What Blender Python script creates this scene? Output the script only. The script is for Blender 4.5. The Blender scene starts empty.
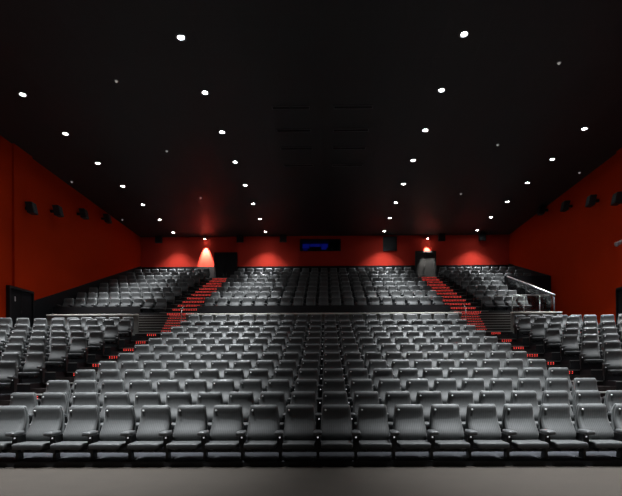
import bpy, bmesh, math, random
from mathutils import Vector, Matrix
random.seed(4)
C = bpy.context.scene.collection
EYE = 1.46
CAMX = 0.144
HZ = 372.8            # the photograph's horizon line, used only to turn measured rows into heights
def H(y, d): return EYE + (HZ - y) * d / 480.0
PI = math.pi

# ------------------------------------------------------------------ materials
def mat(name, col, rough=.6, metal=0., spec=.5, noise=None, bump=None, coat=0.):
    m = bpy.data.materials.new(name); m.use_nodes = True
    nt = m.node_tree; b = nt.nodes['Principled BSDF']
    b.inputs['Base Color'].default_value = (*col, 1); b.inputs['Roughness'].default_value = rough
    b.inputs['Metallic'].default_value = metal; b.inputs['Specular IOR Level'].default_value = spec
    b.inputs['Coat Weight'].default_value = coat
    tc = nt.nodes.new('ShaderNodeTexCoord')
    if noise:
        sc, amt = noise
        n = nt.nodes.new('ShaderNodeTexNoise'); n.inputs['Scale'].default_value = sc; n.inputs['Detail'].default_value = 5
        nt.links.new(tc.outputs['Object'], n.inputs['Vector'])
        r = nt.nodes.new('ShaderNodeMapRange'); r.inputs[3].default_value = 1 - amt; r.inputs[4].default_value = 1 + amt
        nt.links.new(n.outputs['Fac'], r.inputs[0])
        v = nt.nodes.new('ShaderNodeVectorMath'); v.operation = 'SCALE'; v.inputs[0].default_value = col
        nt.links.new(r.outputs[0], v.inputs['Scale']); nt.links.new(v.outputs[0], b.inputs['Base Color'])
    if bump:
        sc, st = bump
        n2 = nt.nodes.new('ShaderNodeTexNoise'); n2.inputs['Scale'].default_value = sc
        nt.links.new(tc.outputs['Object'], n2.inputs['Vector'])
        bp = nt.nodes.new('ShaderNodeBump'); bp.inputs['Strength'].default_value = st; bp.inputs['Distance'].default_value = .01
        nt.links.new(n2.outputs['Fac'], bp.inputs['Height']); nt.links.new(bp.outputs['Normal'], b.inputs['Normal'])
    return m
def emit(name, col, st):
    m = bpy.data.materials.new(name); m.use_nodes = True
    nt = m.node_tree; b = nt.nodes['Principled BSDF']
    b.inputs['Base Color'].default_value = (.02, .02, .02, 1)
    b.inputs['Emission Color'].default_value = (*col, 1); b.inputs['Emission Strength'].default_value = st
    return m
def ribbed(name, col, rough):
    m = mat(name, col, rough, spec=.4, noise=(9, .22))
    nt = m.node_tree; b = nt.nodes['Principled BSDF']
    tc = nt.nodes.new('ShaderNodeTexCoord')
    w = nt.nodes.new('ShaderNodeTexWave'); w.wave_type = 'BANDS'; w.bands_direction = 'X'
    w.inputs['Scale'].default_value = 10.5; w.inputs['Distortion'].default_value = .4
    nt.links.new(tc.outputs['Object'], w.inputs['Vector'])
    bp = nt.nodes.new('ShaderNodeBump'); bp.inputs['Strength'].default_value = .3; bp.inputs['Distance'].default_value = .003
    nt.links.new(w.outputs['Fac'], bp.inputs['Height']); nt.links.new(bp.outputs['Normal'], b.inputs['Normal'])
    b.inputs['Sheen Weight'].default_value = .15
    return m
M = {}
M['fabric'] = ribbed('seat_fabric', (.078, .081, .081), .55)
M['cushion'] = mat('cushion_shaded', (.045, .048, .049), .55)  # darker fabric: shade of the unlit cushion front and underside put into colour
M['shell'] = mat('seat_shell', (.20, .21, .21), .35)  # lightened so the top rim shows as a painted lit edge
M['arm'] = mat('arm_pad', (.085, .088, .09), .4)
M['frame'] = mat('seat_frame', (.012, .012, .013), .45)
M['chrome'] = mat('chrome', (.8, .8, .8), .22, 1.)
M['stud'] = mat('stud_plastic', (.75, .76, .76), .4)
M['front_carpet'] = mat('front_carpet', (.044, .035, .027), .85, noise=(3, .15), bump=(90, .3))
M['carpet'] = mat('tier_carpet', (.022, .024, .03), .85, noise=(6, .2))
M['riser'] = mat('tier_riser', (.012, .012, .014), .6)
M['nosing'] = mat('step_nosing', (.34, .34, .32), .4)
M['step'] = mat('step_carpet', (.03, .02, .02), .8)
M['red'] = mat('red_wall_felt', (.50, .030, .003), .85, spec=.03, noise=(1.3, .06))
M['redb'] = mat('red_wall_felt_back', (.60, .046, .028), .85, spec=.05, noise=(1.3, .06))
M['black'] = mat('black_paint', (.008, .008, .009), .6, spec=.3)
M['blackwall'] = mat('black_wall_cladding', (.0075, .0075, .009), .7, spec=.25, noise=(2, .15))
M['greypanel'] = mat('pony_wall_panel', (.20, .195, .175), .6, noise=(3, .1))
M['cap'] = mat('pale_cap_rail', (.85, .83, .74), .4)
M['speaker'] = mat('speaker_box', (.012, .014, .016), .5)
M['grille'] = mat('speaker_grille', (.02, .024, .025), .7, bump=(300, .5))
M['lobby'] = mat('portal_panel', (.018, .021, .021), .5)  # paler than black: lamp light on the right portal put into the colour
M['steel'] = mat('brushed_steel', (.62, .62, .60), .3, .9)
M['sign'] = mat('sign_white', (.75, .70, .70), .5)
M['lamp'] = emit('lamp_lens', (.93, .97, 1.), 60)
M['warm'] = emit('warm_lamp_lens', (1., .82, .72), 40)
M['badge'] = emit('seat_light', (.95, .97, 1.), .42)
M['led'] = emit('red_led', (1., .07, .055), 1.9)
M['bluescreen'] = emit('blue_booth_glow', (.02, .04, 1.), .06)
M['trim'] = mat('lamp_trim', (.10, .10, .10), .4)
M['pale'] = emit('detector_light', (1., .95, .9), .2)
# ceiling: near-black panels with faint joints
mc = mat('ceiling_panels', (.0165, .0145, .014), .58, spec=.35, noise=(.5, .2))
nt = mc.node_tree; b = nt.nodes['Principled BSDF']
tc = nt.nodes.new('ShaderNodeTexCoord'); br = nt.nodes.new('ShaderNodeTexBrick')
br.inputs['Scale'].default_value = 1; br.inputs['Brick Width'].default_value = 1.2; br.inputs['Row Height'].default_value = .6
br.inputs['Mortar Size'].default_value = .012; br.offset = 0
br.inputs['Color1'].default_value = (1, 1, 1, 1); br.inputs['Color2'].default_value = (1, 1, 1, 1); br.inputs['Mortar'].default_value = (0, 0, 0, 1)
nt.links.new(tc.outputs['Object'], br.inputs['Vector'])
bp = nt.nodes.new('ShaderNodeBump'); bp.inputs['Strength'].default_value = .6; bp.inputs['Distance'].default_value = .01
nt.links.new(br.outputs['Color'], bp.inputs['Height']); nt.links.new(bp.outputs['Normal'], b.inputs['Normal'])
M['ceiling'] = mc
mg = bpy.data.materials.new('clear_glass'); mg.use_nodes = True
g = mg.node_tree.nodes['Principled BSDF']
g.inputs['Base Color'].default_value = (.9, .95, .92, 1); g.inputs['Roughness'].default_value = .03
g.inputs['Transmission Weight'].default_value = 1; g.inputs['IOR'].default_value = 1.45
M['glass'] = mg

# ------------------------------------------------------------------ helpers
def box(bm, x0, x1, y0, y1, z0, z1, mi=0):
    v = [bm.verts.new(p) for p in ((x0,y0,z0),(x1,y0,z0),(x1,y1,z0),(x0,y1,z0),(x0,y0,z1),(x1,y0,z1),(x1,y1,z1),(x0,y1,z1))]
    for q in ((0,3,2,1),(4,5,6,7),(0,1,5,4),(1,2,6,5),(2,3,7,6),(3,0,4,7)):
        f = bm.faces.new([v[i] for i in q]); f.material_index = mi
def prism(bm, pts, z0, z1):
    a = sum(pts[i][0]*pts[(i+1) % len(pts)][1] - pts[(i+1) % len(pts)][0]*pts[i][1] for i in range(len(pts)))
    if a < 0: pts = pts[::-1]
    lo = [bm.verts.new((x, y, z0)) for x, y in pts]; hi = [bm.verts.new((x, y, z1)) for x, y in pts]
    bm.faces.new(lo[::-1]); bm.faces.new(hi); n = len(pts)
    for i in range(n): bm.faces.new((lo[i], lo[(i+1) % n], hi[(i+1) % n], hi[i]))
def loft(bm, secs, mi=0, caps=True):
    rings = [[bm.verts.new(p) for p in s] for s in secs]; n = len(rings[0])
    for a, b_ in zip(rings, rings[1:]):
        for i in range(n):
            f = bm.faces.new((a[i], a[(i+1) % n], b_[(i+1) % n], b_[i])); f.smooth = True; f.material_index = mi
    if caps:
        for r, s in ((rings[0], -1), (rings[-1], 1)):
            f = bm.faces.new(r[::s] if s < 0 else r); f.smooth = True; f.material_index = mi
def cyl(bm, p0, p1, r, n=12, r1=None, mi=0):
    p0, p1 = Vector(p0), Vector(p1); d = (p1 - p0).normalized()
    a = d.orthogonal().normalized(); c = d.cross(a)
    secs = []
    for p, rr in ((p0, r), (p1, r if r1 is None else r1)):
        secs.append([p + (a*math.cos(2*PI*i/n) + c*math.sin(2*PI*i/n))*rr for i in range(n)])
    loft(bm, secs, mi)
def obj(name, bm, m, parent=None, bevel=0):
    bmesh.ops.recalc_face_normals(bm, faces=bm.faces)
    me = bpy.data.meshes.new(name); bm.to_mesh(me); bm.free()
    for k in (m if isinstance(m, (list, tuple)) else [m]): me.materials.append(M[k])
    o = bpy.data.objects.new(name, me); C.objects.link(o)
    if parent: o.parent = parent
    if bevel:
        bv = o.modifiers.new('bevel', 'BEVEL'); bv.width = bevel; bv.segments = 2; bv.limit_method = 'ANGLE'
    return o
def struct(name, bm, m, parent=None, bevel=0):
    o = obj(name, bm, m, parent, bevel)
    if not parent: o['kind'] = 'structure'
    return o
def tag(o, label, cat, group=None):
    o['label'] = label; o['category'] = cat
    if group: o['group'] = group
    return o
def thing(name, label, cat, loc=(0, 0, 0), rotz=0, group=None):
    o = bpy.data.objects.new(name, None); C.objects.link(o); o.empty_display_size = .1
    o.location = loc; o.rotation_euler = (0, 0, rotz)
    return tag(o, label, cat, group)
def dup(root, loc, rotz, label, group=None):
    r = root.copy(); C.objects.link(r); r.location = loc; r.rotation_euler = (0, 0, rotz)
    r['label'] = label
    if group: r['group'] = group
    for ch in list(root.children):
        c = ch.copy(); C.objects.link(c); c.parent = r
        for gch in list(ch.children):
            d = gch.copy(); C.objects.link(d); d.parent = c
    return r
B = bmesh.new

# ------------------------------------------------------------------ the cinema seat
def rrect(cx, cy, hw, hd, n, e=3.2):
    """rounded rectangle (superellipse) with n points"""
    out = []
    for i in range(n):
        t = 2*PI*(i+.5)/n; c, s = math.cos(t), math.sin(t)
        out.append((cx + hw*math.copysign(abs(c)**(2/e), c), cy + hd*math.copysign(abs(s)**(2/e), s)))
    return out
BACK = [(.215, -.150, .200, .020), (.225, -.165, .236, .050), (.30, -.205, .250, .072), (.36, -.212, .256, .085), (.42, -.188, .257, .084),
        (.48, -.148, .255, .076), (.54, -.112, .250, .066), (.60, -.086, .245, .056), (.67, -.070, .239, .049), (.74, -.076, .232, .046),
        (.79, -.082, .227, .043), (.822, -.080, .219, .036), (.838, -.074, .204, .024), (.842, -.070, .180, .010)]
SHELL = [(.20, -.06, .225, .02), (.30, -.075, .258, .028), (.46, -.040, .266, .030), (.62, -.008, .253, .030), (.76, -.028, .240, .032),
         (.82, -.036, .232, .030), (.846, -.042, .220, .024), (.854, -.044, .198, .012)]
def back_bm(bm, n, secs, mi=0):
    loft(bm, [[(x, y, z) for x, y in rrect(0, cy, hw, hd, n)] for z, cy, hw, hd in secs], mi)
def cushion_bm(bm, n, mi=0):
    ys = [(-.628, .225, .25, .022), (-.622, .240, .25, .040), (-.60, .246, .251, .047), (-.54, .248, .252, .049), (-.40, .248, .250, .047), (-.24, .246, .247, .045), (-.20, .240, .247, .035)]
    if n < 12: ys = [ys[0], ys[2], ys[4], ys[6]]
    loft(bm, [[(x, y, z) for x, z in rrect(0, cz, hw, hz, n, 7)] for y, hw, cz, hz in ys], mi)
def pad_bm(bm, n, x, mi=0):
    loft(bm, [[(px, y, z) for px, z in rrect(x, .437, hw, hz, n, 4)] for y, hw, hz in ((-.590, .055, .018), (-.582, .068, .029), (-.56, .074, .035), (-.36, .068, .034), (-.27, .046, .028), (-.262, .03, .018))], mi)
def arm_support(bm, x, mi=0):
    box(bm, x-.042, x+.042, -.45, -.28, .13, .405, mi)
    box(bm, x-.018, x+.018, -.30, -.12, .28, .40, mi)
def leg_bm(bm, x, mi=0):
    box(bm, x-.022, x+.022, -.40, -.26, .012, .165, mi)
    box(bm, x-.05, x+.05, -.42, -.20, 0, .014, mi)
def badge_bm(bm, x):
    cyl(bm, (x, -.449, .365), (x, -.462, .365), .013, 10, .010)
def make_arm(root, x):
    bm = B(); pad_bm(bm, 12, x); a = obj('armrest', bm, 'arm', root)
    bm = B(); arm_support(bm, x); obj('armrest_support', bm, 'frame', a, .004)
    bm = B(); badge_bm(bm, x); o = obj('seat_light', bm, 'badge', a); o['label'] = 'tiny glowing white dot below the armrest'
    bm = B(); leg_bm(bm, x); obj('leg', bm, 'frame', root)
def make_seat(last):
    t = thing('cinema_seat', 'x', 'seat')
    bm = B(); back_bm(bm, 24, BACK); bk = obj('backrest', bm, 'fabric', t)
    bm = B(); cyl(bm, (-.178, -.116, .768), (-.178, -.131, .768), .017, 12, .015)
    o = obj('seat_number_stud', bm, 'stud', bk); o['label'] = 'small round white stud at the upper left of the backrest'
    bm = B(); back_bm(bm, 20, SHELL); o = obj('back_shell', bm, 'shell', t); o['label'] = 'smooth grey plastic shell behind the backrest'
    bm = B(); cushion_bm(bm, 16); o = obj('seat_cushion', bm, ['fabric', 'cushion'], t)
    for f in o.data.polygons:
        if f.normal.z < .45: f.material_index = 1  # front, sides and underside take the painted shade
    bm = B(); box(bm, -.28, .28, -.36, -.30, .12, .16); box(bm, -.14, -.10, -.52, -.22, .15, .205); box(bm, .10, .14, -.52, -.22, .15, .205)
    obj('seat_frame', bm, 'frame', t)
    make_arm(t, -.3)
    if last: make_arm(t, .3)
    return t

# ------------------------------------------------------------------ rows (measured depths and seat-top heights)
RZ = [7.93, 9.17] + [10.36 + 1.19*k for k in range(10)]
RY = [405, 391.6, 379.2, 368.6, 360.1, 352.1, 343.9, 337.3, 331.5, 326.0, 320.3, 314.3]
SEATH = .85
TIER = [H(y, d) - SEATH for y, d in zip(RY, RZ)]
TIER[0] = .08
UZ = [24.2 + 1.286*k for k in range(8)]
UY = [296.9, 291.0, 286.0, 281.6, 277.7, 274.2, 270.9, 267.9]
UTIER = [H(y, d) - SEATH for y, d in zip(UY, UZ)]
OX = 6.15       # edge of the centre block
AX = 8.0        # outer edge of the aisle
WX = 13.3       # side walls
BW = 34.65      # back wall
CEIL = 11.34
THS = {-1: math.radians(12), 1: math.radians(17)}
SX = 7.68      # inner edge of the angled tiers

nth = ['zeroth','first','second','third','fourth','fifth','sixth','seventh','eighth','ninth','tenth','eleventh','twelfth','thirteenth',
       'fourteenth','fifteenth','sixteenth','seventeenth','eighteenth','nineteenth','twentieth']
def px(x, y): return 326.7 + 480*(x-CAMX)/y
seats = []      # (depth, x, y, z, rot, last, label, group)
for j, (d, z) in enumerate(zip(RZ, TIER)):
    for i in range(20):
        x = -5.7 + .6*i
        if px(x+.3, d) < -6 or px(x-.3, d) > 628: continue
        row = 'front row' if j == 0 else nth[j+1] + ' row from front'
        if i < 10: pos = nth[i+1] + ' from left aisle' if i else 'beside left aisle'
        else: pos = nth[20-i] + ' from right aisle' if i < 19 else 'beside right aisle'
        if j == 0: pos = nth[i] + ' from left edge of photo'
        col = 'grey cinema seat'
        seats.append((d, x, d+.07, z, 0, i == 19, '%s in centre block, %s, %s' % (col, row, pos), 'cinema seats of the lower centre block'))
for sgn, side in ((-1, 'left'), (1, 'right')):
    TH = THS[sgn]
    for j in range(4, 11):
        for k in range(8):
            P_ = .62 if sgn < 0 else .585
            x0 = SX + (.33 if sgn < 0 else .40) + P_*math.cos(TH)*k; d = RZ[j] - .62 - P_*math.sin(TH)*k
            if x0 > WX - .45: continue
            x = sgn*x0
            if px(x+.25, d) < 0 or px(x-.25, d) > 622: continue
            rowname = 'rearmost angled row' if j == 10 else nth[11-j] + ' angled row from back'
            pos = 'beside aisle' if k == 0 else nth[k+1] + ' from aisle'
            last = (k == 7) if sgn > 0 else (k == 0)
            seats.append((d, x, d+.07, TIER[j], -sgn*TH, last, 'grey cinema seat in lower %s block, %s, %s' % (side, rowname, pos), 'cinema seats of the lower %s block' % side))
    for k in range(6):
        x = sgn*(AX + .45 + .6*k)
        seats.append((20.75, x, 20.75, TIER[11]-.12, 0, k == 5, 'grey cinema seat against %s half-height wall, %s from stairs' % (side, nth[k+1]), 'cinema seats along the half-height walls'))
for j, (d, z) in enumerate(zip(UZ, UTIER)):
    for i in range(19):
        seats.append((d, -5.76 + .64*i, d+.07, z, 0, i == 18, 'grey cinema seat in upper centre block, %s row, %s from left' % (nth[j+1], nth[i+1]), 'cinema seats of the upper centre block'))
    for i in range(9):
        x = AX + .2 + .59*i
        seats.append((d, -x, d+.07, z, 0, i == 0, '', ''))
        if d > 28.3 or x < 10.5: seats.append((d, x, d+.07, z, 0, i == 8, '', ''))
seats.sort(key=lambda s: s[0])
near, far = seats[:300], seats[300:]
far_lower = [s for s in far if s[6]]
protoA, protoB = make_seat(False), make_seat(True)
used = {False: 0, True: 0}
for d, x, y, z, r, last, lab, grp in near:
    p = protoB if last else protoA
    if not used[last]:
        used[last] = 1; p.location = (x, y, z); p.rotation_euler = (0, 0, r); p['label'] = lab; p['group'] = grp
    else:
        q = dup(p, (x, y, z), r, lab, grp)
        if r: q.scale = (.94, 1, 1)
# the seats past the three hundred nearest: one object
low = B(); n0 = 0
back_bm(low, 12, [BACK[i] for i in (0, 2, 4, 6, 8, 10, 12)], 0); back_bm(low, 10, [SHELL[i] for i in (0, 2, 4, 6)], 1); cushion_bm(low, 10, 4)
pad_bm(low, 8, -.3, 2); arm_support(low, -.3, 3); leg_bm(low, -.3, 3)
bmesh.ops.recalc_face_normals(low, faces=low.faces)
tv = [v.co.copy() for v in low.verts]; low.verts.index_update()
tf = [([v.index for v in f.verts], f.material_index) for f in low.faces]; low.free()
V, F, MI = [], [], []
for d, x, y, z, r, last, lab, grp in far:
    mt = Matrix.Translation((x, y, z)) @ Matrix.Rotation(r, 4, 'Z'); o0 = len(V)
    V += [mt @ v for v in tv]
    for q, mi in tf: F.append([o0+i for i in q]); MI.append(mi)
me = bpy.data.meshes.new('cinema_seats'); me.from_pydata(V, [], F)
for k in ('fabric', 'shell', 'arm', 'frame', 'cushion'): me.materials.append(M[k])
me.polygons.foreach_set('material_index', MI); me.polygons.foreach_set('use_smooth', [True]*len(F)); me.update()
o = bpy.data.objects.new('cinema_seats', me); C.objects.link(o)
tag(o, 'mass of small grey cinema seats filling the three upper blocks at the back', 'seats'); o['kind'] = 'stuff'

# ------------------------------------------------------------------ floors and tiers
bm = B(); box(bm, -WX-.1, WX+.1, -2.5, 7.48, -.2, 0); struct('floor', bm, 'front_carpet')
def start(j): return 7.48 if j == 0 else RZ[j] - .75
CROSS = TIER[11]
def tier_obj(fn):
    bm = B(); fn(bm); o = struct('floor', bm, ['carpet', 'riser'])
    for f in o.data.polygons:
        if f.normal.z < .5: f.material_index = 1
    return o
def f_centre(bm):
    for j in range(12):
        e = start(j+1) if j < 11 else 21.5
        box(bm, -OX, OX, start(j), e, -.2, TIER[j])
tier_obj(f_centre)
for s in (-1, 1):
    def f_side(bm):
        t = math.tan(THS[s])
        for j in range(11):
            a = start(j) - .6; e = (start(j+1) - .6) if j < 10 else 20.0
            dz = (WX - SX)*t
            if j < 10: pts = [(s*SX, a), (s*WX, a-dz), (s*WX, e-dz), (s*SX, e)]
            else: pts = [(s*SX, a), (s*WX, a-dz), (s*WX, 20.0), (s*SX, 20.0)]
            prism(bm, pts, -.2, TIER[j])
            nose = B(); prism(nose, [(s*SX, a-.012), (s*WX, a-dz-.012), (s*WX, a-dz), (s*SX, a)], TIER[j]-.02, TIER[j])
            noses.append(nose)
    noses = []; tl = tier_obj(f_side)
    for nb in noses: struct('nosing', nb, 'nosing', tl)
    tier_obj(lambda bm: box(bm, min(s*SX, s*WX), max(s*SX, s*WX), 20.0, 21.5, -.2, CROSS-.12))
tier_obj(lambda bm: box(bm, -WX, WX, 21.5, 23.35, -.2, CROSS))
def f_upper(bm):
    for j in range(8):
        a = UZ[j]-.85; e = UZ[j+1]-.85 if j < 7 else BW
        box(bm, -OX, OX, a, e, CROSS-.2, UTIER[j])
    box(bm, -OX, OX, UZ[0]-.85, UZ[0]-.79, UTIER[0], UTIER[0]+.31)
tier_obj(f_upper)
def f_upl(bm):
    for j in range(8):
        a = UZ[j]-.85; e = UZ[j+1]-.85 if j < 7 else BW
        box(bm, -WX, -AX, a, e, CROSS-.2, UTIER[j])
    box(bm, -WX, -AX-.95, UZ[0]-.85, UZ[0]-.79, UTIER[0], UTIER[0]+.31)
tier_obj(f_upl)
def f_upr(bm):
    for j in range(8):
        a = UZ[j]-.85; e = UZ[j+1]-.85 if j < 7 else BW
        box(bm, AX, WX if UZ[j] > 28.3 else 10.6, a, e, CROSS-.2, UTIER[j])
tier_obj(f_upr)
tier_obj(lambda bm: box(bm, 10.6, WX, 23.35, UZ[4]-.85, CROSS-.2, CROSS))

# ------------------------------------------------------------------ staircases with red step lights
def strip(parent, xa, xb, y, z, spacing=.08, double=True):
    """one thin bar whose face carries two rows of glowing dots"""
    bm = B(); n = max(1, int((xb-xa)/spacing)); w_ = (xb-xa)/n
    us = [xa]
    for i in range(n): us += [xa+i*w_+w_*.34, xa+i*w_+w_*.62]
    us.append(xb); zs_ = [z-.112, z-.098, z-.078, z-.048, z-.028, z-.014]
    g = [[bm.verts.new((u, y-.008, zz)) for u in us] for zz in zs_]; gb_ = [[bm.verts.new((u, y+.002, zz)) for u in (xa, xb)] for zz in (zs_[0], zs_[-1])]
    for a in range(5):
        for c in range(len(us)-1):
            f = bm.faces.new((g[a][c], g[a][c+1], g[a+1][c+1], g[a+1][c])); f.material_index = 1 if a in ((1, 3) if double else (3,)) and c % 2 == 1 else 0
    bm.faces.new([gb_[0][0], gb_[0][1]] + g[0][::-1]); bm.faces.new([gb_[1][1], gb_[1][0]] + g[-1])
    o = obj('step_light_strip', bm, ['riser', 'led'], parent); o['label'] = 'tiny glowing red dots in a row on the riser'
for s, side in ((-1, 'left'), (1, 'right')):
    st = thing('staircase', '%s aisle staircase with red dotted lights along its dark steps' % side, 'stairs', group='aisle staircases')
    xs = sorted((s*OX, s*AX))
    prof = []
    for j in range(12):
        e = start(j+1) if j < 11 else 21.7
        if j < 11:
            m_ = (start(j)+e)/2; prof.append((start(j), m_, TIER[j], 1)); prof.append((m_, e, (TIER[j]+TIER[j+1])/2, 0))
        else: prof.append((start(j), 21.7, TIER[j], 1))
    n = 8
    for k in range(n):
        prof.append((21.7+.206*k, 21.7+.206*(k+1), CROSS+(UTIER[0]-CROSS)*(k+1)/(n+1), 2))
    a0, a1 = 23.35, 33.6; n = 12
    for k in range(n):
        prof.append((a0+(a1-a0)*k/n, a0+(a1-a0)*(k+1)/n if k < n-1 else BW-.02, UTIER[0]+(UTIER[7]+.12-UTIER[0])*k/(n-1), 3))
    for (ya, yb, z, kind) in prof:
        bm = B(); xa, xb = sorted((s*OX, s*(SX if kind < 2 and yb < 21.6 else AX)))
        if kind == 2:
            if s < 0: xa -= .95
            else: xb += .95
        box(bm, xa+.003, xb-.003, ya, yb, z-.5 if z > .5 else -.19, z-.025); 
        sp = obj('step', bm, 'step', st)
        bm = B(); box(bm, xa+.003, xb-.003, ya-.012, ya+.05, z-.025, z); box(bm, xa+.003, xb-.003, ya+.05, yb, z-.025, z-.004)
        obj('nosing', bm, 'nosing' if kind else 'step', sp)['label'] = 'thin grey nosing along the step edge'
        if kind:
            lo_, hi_ = (7.08, 7.50) if kind == 1 else (6.25, 7.45) if kind == 2 else (6.30, 7.65)
            sa, sb = sorted((s*lo_, s*hi_)); strip(sp, sa, sb, ya, z-.015, double=kind != 2)
# short steel handrails on the upper flights
for s, side in ((-1, 'left'), (1, 'right')):
    t = thing('handrail', 'short steel handrail standing on the %s stairs above the cross aisle' % side, 'handrail', (s*6.62, 22.35, CROSS+.45), group='stair handrails')
    z0, z1 = CROSS + .55, UTIER[0] + .15
    bm = B(); z0 -= CROSS+.45; z1 -= CROSS+.45; cyl(bm, (0, 0, z0-.1), (0, 0, z0+.75), .016); obj('post', bm, 'steel', t)
    bm = B(); cyl(bm, (0, -.03, z0+.72), (0, .55, z0+1.02), .016); obj('rail', bm, 'steel', t)

# ------------------------------------------------------------------ walls
def slab(name, side, pts, x_in, th, m, z_as='yz'):
    bm = B(); x0, x1 = sorted((x_in, x_in + side*th))
    lo = [bm.verts.new((x0, y, z)) for y, z in pts]; hi = [bm.verts.new((x1, y, z)) for y, z in pts]; n = len(pts)
    bm.faces.new(lo); bm.faces.new(hi[::-1])
    for i in range(n): bm.faces.new((lo[i], hi[i], hi[(i+1) % n], lo[(i+1) % n]))
    return struct(name, bm, m)
for s, side in ((-1, 'left'), (1, 'right')):
    slab('wall_'+side, s, [(-2.5, -.2), (BW+.2, -.2), (BW+.2, CEIL), (-2.5, CEIL)], s*(WX+.005), .2, 'red')
def hd(y): return EYE + 3.30 + .355*(y-21.7)
# black cladding that climbs with the upper blocks
slab('trim_1', -1, [(21.72, CROSS), (21.72, hd(21.72)), (BW, hd(BW)-.1), (BW, CROSS)], -WX+.05, .05, 'blackwall')
slab('trim_2', 1, [(28.25, CROSS), (28.25, hd(28.25)), (BW, hd(BW)-.1), (BW, CROSS)], WX-.05, .05, 'blackwall')
# black end wall beside the right-hand stairwell
bm = B(); box(bm, 10.62, WX-.06, 28.2, 28.34, CROSS, hd(28.25)); struct('wall_stairwell', bm, 'blackwall')
# low black wall closing the upper right seats from the stairwell
bm = B()
for j in range(4): box(bm, 10.60, 10.66, UZ[j]-.85, UZ[j+1]-.85, CROSS, UTIER[j]+.30)
struct('wall_parapet', bm, 'blackwall')
# panel above each side door and the doors
for s, side, n in ((-1, 'left', 1), (1, 'right', 2)):
    bm = B(); x0, x1 = sorted((s*(WX-.10), s*WX)); box(bm, x0, x1, 20.42, 21.7, H(283, 20.)+.02, CEIL); struct('trim_%d' % (n+2), bm, 'red')
    bm = B(); x0, x1 = sorted((s*(WX-.16), s*WX)); zt = H(283, 20.)
    box(bm, x0, x1, 20.0, 20.1, CROSS-.12, zt); box(bm, x0, x1, 21.62, 21.7, CROSS-.12, zt); box(bm, x0, x1, 20.1, 21.62, zt-.1, zt)
    d = struct('door_%d' % n, bm, 'black')
    bm = B(); x0, x1 = sorted((s*(WX-.09), s*(WX-.01))); box(bm, x0, x1, 20.11, 20.85, CROSS-.1, zt-.11); box(bm, x0, x1, 20.87, 21.61, CROSS-.1, zt-.11)
    obj('door_leaf', bm, 'blackwall', d)
    if s < 0:
        bm = B(); x = -(WX-.09); zc = H(297, 20.45)
        box(bm, x, x+.02, 20.42, 20.47, zc-.10, zc+.10); obj('door_sign', bm, 'sign', d)
        bm = B(); cyl(bm, (x+.05, 20.8, CROSS+.75), (x+.05, 20.8, CROSS+1.05), .015); obj('door_handle', bm, 'black', d)
# back wall with the opening of the projection window
wx0, wx1 = -1.75, 1.20; wz0, wz1 = H(251, BW), H(239.2, BW)
bm = B(); box(bm, -WX, wx0, BW, BW+.2, CROSS, CEIL); box(bm, wx1, WX, BW, BW+.2, CROSS, CEIL)
box(bm, wx0, wx1, BW, BW+.2, CROSS, wz0); box(bm, wx0, wx1, BW, BW+.2, wz1, CEIL)
struct('wall_back', bm, 'redb')
bm = B(); box(bm, -WX, WX, BW-.05, BW-.002, UTIER[7], H(266.1, BW)); struct('trim_5', bm, 'blackwall')
bm = B(); box(bm, -WX-.2, WX+.2, -2.5, BW+.2, CEIL, CEIL+.15); struct('ceiling', bm, 'ceiling')
# projection window
wd = thing('projection_window', 'wide projection booth window with a dim blue glow high on the back wall', 'window', ((wx0+wx1)/2, BW, wz0)); hw = (wx1-wx0)/2; hh = wz1-wz0
bm = B()
for a in ((-hw, -hw+.06, 0, hh), (hw-.06, hw, 0, hh), (-hw, hw, 0, .05), (-hw, hw, hh-.05, hh)): box(bm, a[0], a[1], -.04, .18, a[2], a[3])
obj('window_frame', bm, 'black', wd)
bm = B(); box(bm, -hw+.06, hw-.06, .04, .05, .05, hh-.05); obj('window_pane', bm, 'glass', wd)
bm = B(); box(bm, -hw, hw, 1.7, 1.8, -.4, hh+.1); box(bm, -hw, -hw+.03, .2, 1.7, -.4, hh+.1); box(bm, hw-.03, hw, .2, 1.7, -.4, hh+.1); box(bm, -hw, hw, .2, 1.7, -.45, -.4); box(bm, -hw, hw, .2, 1.7, hh+.1, hh+.15)
obj('booth_interior', bm, 'black', wd)
bm = B(); box(bm, -hw+.12, -.85, 1.5, 1.55, .60, .92); box(bm, -.80, .0, 1.5, 1.55, .72, .92); box(bm, .05, .55, 1.5, 1.55, .50, .92); box(bm, -hw+.15, -hw+.5, 1.5, 1.55, .2, .5)
obj('booth_screen', bm, 'bluescreen', wd)['label'] = 'dim glowing blue panels inside the booth'
bm = B(); box(bm, .45, .95, .5, 1.2, .10, .38); cyl(bm, (.7, .5, .25), (.7, .35, .25), .09); cyl(bm, (.62, .9, .38), (.62, .9, .7), .05); cyl(bm, (.85, .9, .38), (.85, .9, .7), .05)
tag(obj('film_projector', bm, 'lobby'), 'grey projector behind the booth window glass', 'projector').location = wd.location

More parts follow.
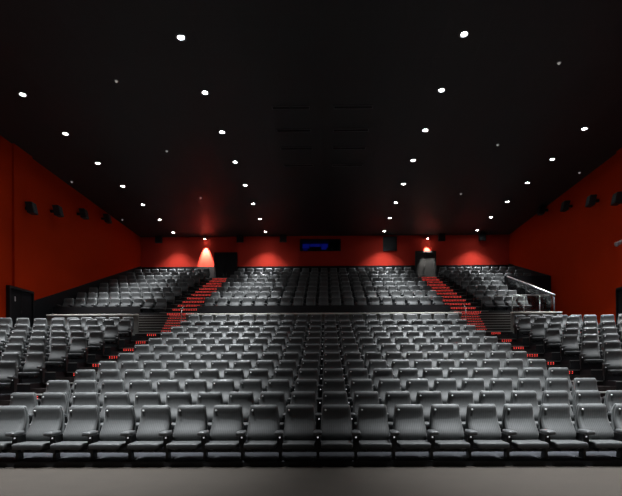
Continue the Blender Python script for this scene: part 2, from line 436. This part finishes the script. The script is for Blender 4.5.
# exit portals at the top of the stairs
for s, side, xa, xb, n in ((-1, 'left', -7.92, -6.28, 3), (1, 'right', 6.53, 8.02, 4)):
    zt = H(251, 34.3); zb = UTIER[7]+.115
    bm = B(); box(bm, xa, xa+.14, 34.45, BW-.055, zb, zt); box(bm, xb-.14, xb, 34.45, BW-.055, zb, zt); box(bm, xa+.14, xb-.14, 34.45, BW-.055, zt-.12, zt)
    d = struct('door_%d' % n, bm, 'lobby' if s > 0 else 'black')  # right portal gets the lit grey, left one stays black
    bm = B(); box(bm, xa+.14, (xa+xb)/2-.005, 34.50, 34.55, zb, zt-.12); box(bm, (xa+xb)/2+.005, xb-.14, 34.50, 34.55, zb, zt-.12)
    obj('door_leaf', bm, 'lobby' if s > 0 else 'black', d)
    bm = B(); cyl(bm, ((xa+xb)/2-.1, 34.47, zb+.8), ((xa+xb)/2-.1, 34.47, zb+1.2), .015); obj('door_handle', bm, 'black', d)

# half-height wall in front of the cross aisle
zt = H(313.2, 21.5)
for xa, xb, lab in ((-OX, OX, 'long half-height wall with pale cap behind the lower centre block'), (-12.4, -8.3, 'left half-height wall with pale cap behind the angled seats'),
                    (8.36, 10.6, 'right half-height wall with pale cap below the glass balustrade')):
    t = thing('half_height_wall', lab, 'partition', (0, 0, 0), group='half-height walls along the cross aisle')
    bm = B(); box(bm, xa, xb, 21.42, 21.50, CROSS-.12 if abs(xa) > 7 or abs(xb) > 7 else CROSS, zt-.05); obj('panel', bm, 'greypanel', t)
    bm = B(); box(bm, xa, xb, 21.36, 21.55, zt-.06, zt); obj('cap_rail', bm, 'cap', t, .01)['label'] = 'pale cap rail'

# glass balustrade around the right-hand stairwell
gb = thing('glass_balustrade', 'glass balustrade with bright steel rail beside the upper right seats', 'balustrade')
X = 10.72; p0 = (22.4, H(296.5, 22.4)); p1 = (28.15, H(277.6, 28.15))
bm = B(); v = []
for x in (X-.008, X+.008): v.append([bm.verts.new((x, y, z)) for y, z in ((p0[0], CROSS+.05), (28.1, CROSS+.05), (p1[0], p1[1]-.03), (p0[0], p0[1]-.03))])
bm.faces.new(v[0]); bm.faces.new(v[1][::-1])
for i in range(4): bm.faces.new((v[0][i], v[1][i], v[1][(i+1) % 4], v[0][(i+1) % 4]))
obj('glass_panel', bm, 'glass', gb)
bm = B(); cyl(bm, (X, p0[0]-.05, p0[1]), (X, p1[0], p1[1]), .05, 12); obj('top_rail', bm, 'steel', gb)['label'] = 'bright sloping steel rail'
bm = B(); cyl(bm, (X, p0[0], CROSS), (X, p0[0], p0[1]-.02), .035, 10); obj('post', bm, 'frame', gb)
zf = H(295.3, 22.6)
bm = B(); box(bm, 8.98, 10.6, 22.90, 22.915, CROSS+.1, zf-.02); obj('glass_panel', bm, 'glass', gb)
bm = B(); cyl(bm, (8.15, 22.9, zf), (X, 22.9, zf), .022, 10); obj('front_rail', bm, 'steel', gb)
for x in (9.0, 9.55, 10.3):
    bm = B(); cyl(bm, (x, 22.96, CROSS), (x, 22.96, zf), .022, 10); obj('post', bm, 'steel', gb)

# ------------------------------------------------------------------ speakers
def speaker(label, loc, rz, w, h, d, tilt, group, bracket=True):
    t = thing('surround_speaker', label, 'speaker', loc, rz, group)
    bm = B()
    a = [(-w/2, 0), (w/2, 0), (w/2*.86, -d), (-w/2*.86, -d)]
    secs = [[(x, y + (z-.0)*tilt, z) for x, y in a] for z in (-h/2, h/2)]
    rings = [[bm.verts.new(p) for p in s_] for s_ in secs]
    bm.faces.new(rings[0][::-1]); bm.faces.new(rings[1])
    for i in range(4): bm.faces.new((rings[0][i], rings[0][(i+1) % 4], rings[1][(i+1) % 4], rings[1][i]))
    obj('cabinet', bm, 'speaker', t, .02)
    bm = B(); v = [bm.verts.new((x, -d-.012 + z*tilt, z)) for x, z in ((-w*.36, -h*.42), (w*.36, -h*.42), (w*.36, h*.42), (-w*.36, h*.42))]
    u = [bm.verts.new((p.co.x, p.co.y+.02, p.co.z)) for p in v]
    bm.faces.new(v); bm.faces.new(u[::-1])
    for i in range(4): bm.faces.new((v[i], u[i], u[(i+1) % 4], v[(i+1) % 4]))
    obj('grille', bm, 'grille', t)
    if bracket:
        bm = B(); box(bm, -.05, .05, -.05, .22, -.06, .06); obj('bracket', bm, 'black', t)
for s, side in ((-1, 'left'), (1, 'right')):
    zs = ((21.2, 206 if s < 0 else 201), (23.3, 209 if s < 0 else 203), (25.8, 212 if s < 0 else 208), (28.6, 217 if s < 0 else 212))
    for k, (d, y) in enumerate(zs):
        w = ('nearest the camera', 'second from the camera', 'third from the camera', 'farthest from the camera')[k]
        speaker('black wall speaker on the red %s wall, %s' % (side, w), (s*(WX-.22), d, H(y, d)), -s*PI/2 , .40, .50, .30, .22, 'surround speakers on the side walls')
for xp, lab in ((160, 'small dark speaker high on the back wall, farthest left'), (241, 'small dark speaker above the portal at the left of the back wall'),
                (284, 'small dark speaker just left of the projection window'), (441, 'small dark speaker above and right of the right exit portal'),
                (481, 'small dark speaker high on the back wall, farthest right')):
    d = BW-.04; speaker(lab, ((xp-326.7)*d/480+CAMX, d-.19, H(239.5, d)), 0, .5, .5, .25, .1, 'small speakers on the back wall')
d = BW
t = thing('wall_vent', 'square dark panel on the back wall right of the projection window', 'panel', ((390.3-326.7)*d/480+CAMX, d, H(244.3, d)))
bm = B(); box(bm, -.5, .5, -.10, 0, -.52, .52); obj('housing', bm, 'speaker', t, .02)
bm = B()
for k in range(9): box(bm, -.42, .42, -.125, -.10, -.42+.1*k, -.36+.1*k)
obj('grille', bm, 'grille', t)
# lamp unit on the right wall
t = thing('wall_spotlight', 'grey spotlight on an arm at the right wall above the side door', 'spotlight', (WX, 20.9, H(246, 21.0)))
bm = B(); box(bm, -.04, 0, -.12, .12, -.12, .12); obj('wall_plate', bm, 'trim', t)
bm = B(); cyl(bm, (-.02, 0, 0), (-.42, 0, .05), .025); obj('arm', bm, 'steel', t)
bm = B(); cyl(bm, (-.18, 0, .16), (-.56, -.04, -.02), .085, 16); cyl(bm, (-.56, -.04, -.02), (-.64, -.05, -.06), .085, 16, .11); obj('lamp_head', bm, 'steel', t)

# ------------------------------------------------------------------ ceiling fittings
def spot(name, loc, energy, half, color=(1, 1, 1), blend=1., r=.05, rot=(0, 0, 0)):
    l = bpy.data.lights.new(name, 'SPOT'); l.energy = energy; l.spot_size = 2*math.radians(half); l.spot_blend = blend
    l.color = color; l.shadow_soft_size = r
    o = bpy.data.objects.new(name, l); C.objects.link(o); o.location = loc; o.rotation_euler = rot
XI, XO, Z0, DZ = 4.148, 10.6, 14.06, 2.775
def make_down():
    t = thing('ceiling_downlight', 'x', 'ceiling light')
    bm = B(); n = 24
    rs = ((.155, 0), (.155, -.02), (.115, -.03), (.108, -.004))
    loft(bm, [[(r*math.cos(2*PI*i/n), r*math.sin(2*PI*i/n), z) for i in range(n)] for r, z in rs], caps=False); obj('trim_ring', bm, 'trim', t)
    bm = B(); cyl(bm, (0, 0, -.002), (0, 0, -.012), .082, 24); obj('lens', bm, 'lamp', t)['label'] = 'glowing white lens'
    return t
dl = make_down(); first = True
PW, PB = 4600., 20.
for x, nm in ((-XO, 'outer left'), (-XI, 'inner left'), (XI, 'inner right'), (XO, 'outer right')):
    x += .055; lst = []
    for k in range(-3, 8):
        y = Z0 + DZ*k
        lst.append((y, k))
    vis = [y for y, k in lst if 0 <= px(x, y) <= 622 and H(0, y) > CEIL]
    for y, k in lst:
        if y in vis:
            i = vis.index(y)
            lab = 'round white ceiling downlight in the %s row, %s' % (nm, 'closest to the camera' if i == 0 else nth[i+1] + ' from the camera')
        else: lab = 'round ceiling downlight of the %s row beyond the edge of the photo' % nm
        if first: dl.location = (x, y, CEIL); dl['label'] = lab; dl['group'] = 'ceiling downlights'; first = False
        else: dup(dl, (x, y, CEIL), 0, lab, 'ceiling downlights')
        pf = 1.2 if k < 0 else 1.0 if k < 3 else max(.30, 1.0-.16*(k-2))
        spot('downlight_beam', (x, y, CEIL-.05), PW*pf, 22.5, (.93, .97, 1.), 1.)
        spot('downlight_halo', (x, y, CEIL-.05), 560. if k == 7 else 250.*min(1, pf)**1.6, 50 if k == 7 else 38, (.95, .97, 1.), 1.)
        spot('downlight_spill', (x, y, CEIL-.05), PB*min(1, pf)**1.5, 60, (.95, .97, 1.), 1.)
# small detectors
for (x, y) in ((-6.9, 16.1), (-6.9, 21.2), (-6.9, 26.9), (7.6, 15.4), (7.6, 20.9), (7.6, 26.6), (-12.9, 24.5), (-12.9, 30.6), (12.7, 23.9)):
    lab = 'tiny pale detector on the black ceiling, %s side, %s' % ('left' if x < 0 else 'right',
        ('by the wall, ' if abs(x) > 10 else 'between the lamp rows, ') + ('near' if y < 18 else 'nearer' if y < 25 else 'far'))
    t = thing('smoke_detector', lab, 'detector', (x, y, CEIL), group='ceiling detectors')
    bm = B(); cyl(bm, (0, 0, 0), (0, 0, -.02), .07, 16); obj('base', bm, 'trim', t)
    bm = B(); cyl(bm, (0, 0, -.02), (0, 0, -.07), .05, 16, .03); obj('sensor', bm, 'pale', t)
# slot diffusers
for yp, w in ((107, 'nearest'), (130, 'second'), (148, 'third'), (165, 'farthest')):
    y = 9.88*480/(HZ-yp)
    for xa, xb, sd in ((-1.85, -.45, 'left'), (.45, 1.9, 'right')):
        t = thing('slot_diffuser', 'dark slot air diffuser on the ceiling middle, %s pair, %s one' % (w, sd), 'air diffuser', ((xa+xb)/2, y, CEIL), group='slot diffusers')
        h2 = (xb-xa)/2
        bm = B(); box(bm, -h2, h2, -.10, -.08, -.03, 0); box(bm, -h2, h2, .08, .10, -.03, 0); box(bm, -h2, -h2+.02, -.08, .08, -.03, 0); box(bm, h2-.02, h2, -.08, .08, -.03, 0)
        obj('frame', bm, 'trim', t)
        bm = B(); box(bm, -h2+.02, h2-.02, -.045, -.03, -.025, 0); box(bm, -h2+.02, h2-.02, .03, .045, -.025, 0); obj('vane', bm, 'black', t)
# wall lamps beside the portals
for x, side, zz in ((-8.55, 'left', 236.5), (7.40, 'right', 237.5)):
    y = BW-.30; z = H(zz, y)
    t = thing('wall_lamp', 'small bright lamp near the ceiling %s exit portal' % ('beside the left' if x < 0 else 'over the right'), 'lamp', (x, y, z), group='portal lamps')
    bm = B(); cyl(bm, (0, 0, 0), (0, 0, CEIL-z), .02, 8); obj('stem', bm, 'black', t)
    bm = B(); cyl(bm, (0, 0, .06), (0, 0, -.12), .07, 16, .085); obj('lamp_head', bm, 'trim', t)
    bm = B(); cyl(bm, (0, 0, -.115), (0, 0, -.14), .06, 16, .045); obj('lens', bm, 'warm', t)['label'] = 'glowing warm lens'
    spot('portal_beam', (x, y, z-.15), 2600 if x < 0 else 2000, 22, (1., .90, .84), .6, .03, (math.radians(9), 0, 0))

# ------------------------------------------------------------------ camera, world, view
cam = bpy.data.cameras.new('camera'); co = bpy.data.objects.new('camera', cam); C.objects.link(co)
cam.sensor_width = 36; cam.sensor_fit = 'HORIZONTAL'; cam.lens = 480*36/622
cam.shift_x = -(321.7-311)/622; cam.shift_y = (372.84-248)/622
yaw, roll = .0104, -.0043
Rm = Matrix.Rotation(yaw, 4, 'Z') @ Matrix.Rotation(PI/2, 4, 'X') @ Matrix.Rotation(roll, 4, 'Z')
co.matrix_world = Matrix.Translation((CAMX, 0, EYE)) @ Rm
cam.clip_end = 100
sc = bpy.context.scene; sc.camera = co
w = bpy.data.worlds.new('world'); sc.world = w; w.use_nodes = True
w.node_tree.nodes['Background'].inputs[0].default_value = (.5, .55, .6, 1); w.node_tree.nodes['Background'].inputs[1].default_value = .006
sc.view_settings.view_transform = 'Standard'; sc.view_settings.look = 'None'; sc.view_settings.gamma = 1
sc.view_settings.use_curve_mapping = False; sc.view_settings.exposure = .3
sc.cycles.use_denoising = True
sc.cycles.max_bounces = 6
